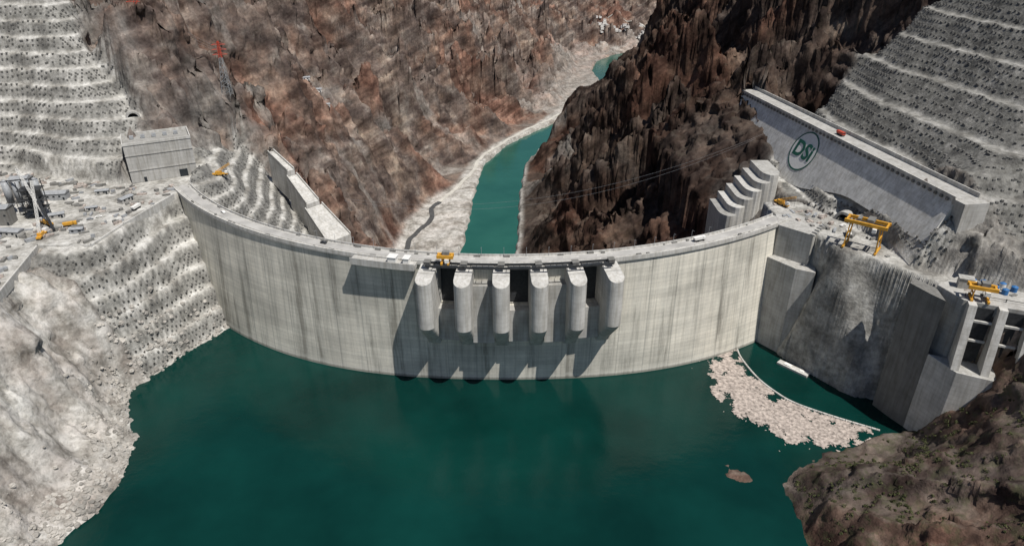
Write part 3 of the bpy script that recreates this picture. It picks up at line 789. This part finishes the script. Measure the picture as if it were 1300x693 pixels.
# concrete chute behind the left abutment: sloping slab hugging the hillside, narrow head, wide toe
ch=grp('concrete_chute')
def taper(p,q,w0,w1,hh,mat,name,dz=0.0,side=0):
    p=Vector(p);q=Vector(q);dv=(q-p);s=Vector((-dv.y,dv.x,0)).normalized(); up_=Vector((0,0,dz))
    if side: 
        a,b=p+s*side*w0/2,p+s*side*(w0/2-1.0); c,d_=q+s*side*(w1/2-1.0),q+s*side*w1/2
    else: a,b,c,d_=p+s*w0/2,p-s*w0/2,q-s*w1/2,q+s*w1/2
    vs=[v+up_ for v in(a,b,c,d_)]; vs=[v-Vector((0,0,hh)) for v in vs]+vs
    MB().add(vs,[(0,3,2,1),(4,5,6,7),(0,1,5,4),(1,2,6,5),(2,3,7,6),(3,0,4,7)]).obj(name,mat,ch)
seg=[((-226,618,-10),(-204,600,-22),7,8),((-203.5,599.6,-27),(-182,581,-46),11,14),((-181.5,580.6,-50),(-156,559,-72),19,26)]
for k,(p,q_,w0,w1) in enumerate(seg):
    taper(p,q_,w0,w1,30,M_conL,'slab_%d'%(k+1))
    taper(p,q_,w0,w1,3,M_pave,'side_wall_%d_a'%(k+1),2.0,1); taper(p,q_,w0,w1,3,M_pave,'side_wall_%d_b'%(k+1),2.0,-1)
sb=grp('stepped_abutment')
for k in range(6):
    x=166+k*6.6; y=497+k*3; zt=-15+k*5.4
    P=[(x+7*math.cos(t),y-9+11*math.sin(t)) for t in np.linspace(math.pi,2*math.pi,9)]+[(x+7,y+16),(x-7,y+16)]
    MB().prism(P,-60,zt).obj('step_%d'%(k+1),M_conL if k%2 else M_con,sb)
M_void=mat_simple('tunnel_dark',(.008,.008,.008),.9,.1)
def portal(x,y,z,a,r=5):
    e=grp('tunnel_portal'); T=LB(x,y,a)
    n_=14; o=[(r*1.35*math.cos(t),r*1.35*math.sin(t)) for t in np.linspace(0,math.pi,n_)]; i_=[(r*math.cos(t),r*math.sin(t)) for t in np.linspace(0,math.pi,n_)]
    b=MB(); vs=[T(u,-s_,z+v) for s_ in(0,6) for u,v in o]+[T(u,-s_,z+v) for s_ in(0,6) for u,v in i_]
    fs=[]
    for k in range(n_-1):
        fs+=[(k,k+1,n_+k+1,n_+k),(2*n_+k,3*n_+k,3*n_+k+1,2*n_+k+1),(n_+k,n_+k+1,3*n_+k+1,3*n_+k),(k,2*n_+k,2*n_+k+1,k+1)]
    b.add(vs,fs).obj('portal_ring',M_con,e)
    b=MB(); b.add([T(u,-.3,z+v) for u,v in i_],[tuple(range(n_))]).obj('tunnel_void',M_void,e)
portal(233,437,0,rad(-50),5); portal(-314,560,hgt(-314,560),rad(30),4)
def pylon(x,y,H):
    z=hgt(x,y)-1; e=grp('transmission_tower')
    a=MB();b=MB()
    lattice(a,(x,y,z),(x,y,z+H*.7),H*.16,8,.14,H*.05); lattice(b,(x,y,z+H*.7),(x,y,z+H),H*.05,5,.14,1.2)
    for t in(.76,.85,.94):
        w=H*.13*(1.3-t*.4); m_=b if t<.9 else b
        m_.tube((x-w,y-w*.3,z+H*t),(x+w,y+w*.3,z+H*t),.2,4); m_.tube((x-w,y-w*.3,z+H*t),(x,y,z+H*(t+.04)),.14,4); m_.tube((x+w,y+w*.3,z+H*t),(x,y,z+H*(t+.04)),.14,4)
    a.obj('lower_mast',M_grey,e); b.obj('upper_mast_and_arms',M_red,e); return Vector((x,y,z+H*.85))
t1=pylon(-335,650,60); t2=pylon(-265,640,48); t3=pylon(-420,820,50)
mb=MB()
def cable(p,q,sag,r=.12,n_=24):
    p=Vector(p);q=Vector(q);pr=p
    for k in range(1,n_+1):
        t=k/n_; c=p+(q-p)*t-Vector((0,0,4*sag*t*(1-t))); mb.tube(pr,c,r,3); pr=c
for o_ in(-5,0,5): cable(t1+Vector((o_,0,0)),t2+Vector((o_,0,0)),6,.08)
cable((-150,570,-40),(205,560,20),30,.08); cable((-150,575,-40),(215,560,26),28,.08)
mb.obj('power_cables',M_grey)
# ------------------------------------------------------------------ boom, debris, pontoon
pts=[(164,419),(162,400),(166,376),(173,360),(182,348),(201,335),(224,322)]
fine=[]
for k in range(len(pts)-1):
    for t in np.linspace(0,1,8,endpoint=False):
        p0=np.array(pts[max(k-1,0)]);p1=np.array(pts[k]);p2=np.array(pts[k+1]);p3=np.array(pts[min(k+2,len(pts)-1)])
        fine.append(.5*((2*p1)+(-p0+p2)*t+(2*p0-5*p1+4*p2-p3)*t*t+(-p0+3*p1-3*p2+p3)*t**3))
fine.append(np.array(pts[-1]))
mb=MB()
for a,b in zip(fine[:-1],fine[1:]): 
    v=b-a; mb.tube((*(a+v*.04),WL+.4),(*(b-v*.04),WL+.4),.65,8)
mb.obj('floating_boom',M_conL)
DB=[(163,417),(161,400),(164.5,376),(172,359),(181,347),(200,334),(223,321),(214,313),(190,303),(162,312),(141,335),(131,358),(134,382),(147,406)]
mb=MB(); cnt=0
while cnt<13000:
    x,y=random.uniform(128,226),random.uniform(300,420)
    dd=float(polydist(DB,np.array([x]),np.array([y]))[0])
    if dd<.3: continue
    dens=float(n2(np.array([x/9]),np.array([y/9]),3)[0])+.5*float(n2(np.array([x/3]),np.array([y/3]),9)[0])
    if dens<.22-dd*.07: continue
    L=random.choice([.8,1.2,1.6,2.4,4.0])*random.uniform(.6,1.2); mb.box((x,y,WL+.12+random.uniform(0,.25)),(L,random.uniform(.3,.9),.3),random.uniform(0,3.14)); cnt+=1
for _ in range(300):
    k=random.randrange(len(fine)-1); p=fine[k]+rng.normal(size=2)*(6,8)-np.array([20,16]); 
    if p[1]<290: continue
    mb.box((p[0],p[1],WL+.1),(random.uniform(.5,1.6),.35,.2),random.uniform(0,3.14))
mb.obj('floating_debris',M_wood)
e=grp('pontoon_barge'); T=LB(194,385,rad(-48))
MB().box(T(0,0,WL+.7),(22,5,1.8),rad(-48)).obj('hull',M_conL,e,bevel=.2); MB().box(T(-4,0,WL+1.9),(5,3,.6),rad(-48)).box(T(6,0,WL+1.8),(3,2,.4),rad(-48)).obj('deck_gear',M_white,e)
# ------------------------------------------------------------------ roads
def ribbon(pts,w,mat,name,lift=.35,z=None):
    P=[np.array(p,float) for p in pts]; out=[]
    for k in range(len(P)-1):
        for t in np.linspace(0,1,10,endpoint=False):
            p0=P[max(k-1,0)];p1=P[k];p2=P[k+1];p3=P[min(k+2,len(P)-1)]
            out.append(.5*((2*p1)+(-p0+p2)*t+(2*p0-5*p1+4*p2-p3)*t*t+(-p0+3*p1-3*p2+p3)*t**3))
    out.append(P[-1]); vs=[];fs=[]
    for k,p in enumerate(out):
        d_=out[min(k+1,len(out)-1)]-out[max(k-1,0)]; d_=d_/np.linalg.norm(d_); s=np.array([-d_[1],d_[0]])*w/2
        zz=max(hgt(*(p+s)),hgt(*(p-s)),hgt(*p))+lift if z is None else z
        a=p+s;b=p-s; vs+=[(a[0],a[1],zz),(b[0],b[1],zz),(a[0],a[1],zz-3),(b[0],b[1],zz-3)]
        if k: i=4*k-4;j=4*k; fs+=[(i,i+1,j+1,j),(i,j,j+2,i+2),(i+1,i+3,j+3,j+1)]
    MB().add(vs,fs).obj(name,mat)
ribbon([(-146,790),(-140,815),(-140,850),(-126,890),(-118,925),(-122,960),(-112,985)],7,M_asph,'winding_road')
M_trk=mat_simple('gravel_track',(.50,.48,.43),.95,.15,.1)
ribbon([(-112,985),(-92,1040),(-68,1120),(-58,1190),(-24,1275),(20,1360),(90,1470),(140,1560)],6,M_trk,'gravel_road')
ribbon([(60,2560),(150,2600),(260,2610),(400,2600),(520,2560)],9,M_trk,'hill_road',.6)
ribbon([(100,2800),(220,2840),(330,2820),(470,2840),(620,2800)],9,M_trk,'hill_road',.6)
mb=MB();mr=MB()
for _ in range(220):
    x,y=random.uniform(290,480),random.uniform(2370,2560); 
    if x-float(xr(y))>-70: continue
    z=hgt(x,y)-1; a=random.choice([.3,.35,1.9]); s=random.uniform(9,18); h=random.uniform(4,8); T=LB(x,y,a)
    mb.box((x,y,z+h/2),(s,9,h),a); mr.add([T(-s/2,-5,z+h),T(s/2,-5,z+h),T(s/2,5,z+h),T(-s/2,5,z+h),T(-s/2,0,z+h+2),T(s/2,0,z+h+2)],[(0,1,5,4),(3,4,5,2),(0,4,3),(1,2,5)])
e=grp('village_houses'); mb.obj('house_walls',M_white,e); mr.obj('house_roofs',M_roof,e)
for x,y in((-258,870),(-246,872),(-236,866)): shed(x,y,9,6,4,.3,M_white,M_grey,hgt(x,y),'hillside_hut')
# ------------------------------------------------------------------ boulders & shrubs
def rock(mb,x,y,z,s):
    vs=[];ph=random.random()*6
    for a in(-.6,.1,.75):
        for k in range(6):
            t=k*math.pi/3+ph+a; rr=s*math.cos(a*1.1)*random.uniform(.7,1.15); vs.append((x+rr*math.cos(t),y+rr*math.sin(t),z+s*a*.8))
    vs.append((x,y,z+s*.85)); fs=[]
    for r_ in(0,1):
        for k in range(6): fs.append((r_*6+k,r_*6+(k+1)%6,(r_+1)*6+(k+1)%6,(r_+1)*6+k))
    for k in range(6): fs.append((12+k,12+(k+1)%6,18))
    mb.add(vs,fs)
mb=MB(); c=0
shore=[(-205,452),(-233,402),(-248,370),(-238,334),(-221,299),(-218,263),(-226,238),(-240,190)]
while c<1600:
    k=random.randrange(len(shore)-1);t=random.random(); x=shore[k][0]+(shore[k+1][0]-shore[k][0])*t+random.gauss(-6,8); y=shore[k][1]+(shore[k+1][1]-shore[k][1])*t+random.gauss(0,3)
    z=hgt(x,y)
    if z<WL-1 or z>-40: continue
    rock(mb,x,y,z,random.choice([.4,.5,.6,.8,1.3,2.0])*random.uniform(.6,1.2)); c+=1
mb.obj('shoreline_boulders',mat_simple('boulder_rock',(.34,.32,.29),.95,.4,.08))
mb=MB();c=0
while c<650:
    x,y=random.uniform(142,300),random.uniform(190,312); z=hgt(x,y)
    if z<WL+3: continue
    if float(n2(np.array([x/22]),np.array([y/22]),6)[0])<-.1: continue
    s=random.uniform(.5,1.6)
    for _ in range(34):
        v=Vector((random.gauss(0,1),random.gauss(0,1),abs(random.gauss(0,.8)))); v=v.normalized()*s*random.uniform(.4,1.05); q_=Vector((random.gauss(0,1),random.gauss(0,1),random.gauss(0,1))).normalized()*.32; w_=v.cross(q_).normalized()*.3
        p=Vector((x,y,z))+v; mb.add([p-q_,p+w_,p+q_,p-w_],[(0,1,2,3)])
    c+=1
mb2=NT('shrub_leaves'); M_leaf=mb2.out(mb2.ramp(mb2.noise(.4,4),[(.3,(.04,.048,.02)),(.7,(.11,.115,.055))]),None,.9,0,.1)
mb.obj('hillside_shrubs',M_leaf)
# ------------------------------------------------------------------ light, camera
w=bpy.data.worlds.new('World'); scene.world=w; w.use_nodes=True; nt=w.node_tree; bg=nt.nodes['Background']
sky=nt.nodes.new('ShaderNodeTexSky'); sky.sky_type='NISHITA'; sky.sun_disc=False
S=Vector((.36,-.39,1)).normalized(); el=math.asin(S.z)
sky.sun_elevation=el; sky.sun_rotation=rad(137); sky.altitude=1500; nt.links.new(sky.outputs[0],bg.inputs[0]); bg.inputs[1].default_value=.068
ld=bpy.data.lights.new('sun','SUN'); ld.energy=5.0; ld.angle=rad(.5); ld.color=(1,.96,.90)
lo=bpy.data.objects.new('sun',ld); scene.collection.objects.link(lo); lo.rotation_euler=S.to_track_quat('Z','Y').to_euler(); lo.location=(200,-200,600)
cd=bpy.data.cameras.new('camera'); cam=bpy.data.objects.new('camera',cd); scene.collection.objects.link(cam)
cam.location=(0,0,190); cam.rotation_euler=(rad(62),0,0); cd.lens=24; cd.sensor_width=36; cd.clip_end=20000; cd.clip_start=1
scene.camera=cam
scene.view_settings.view_transform='Standard'; scene.view_settings.look='None'; scene.view_settings.exposure=0
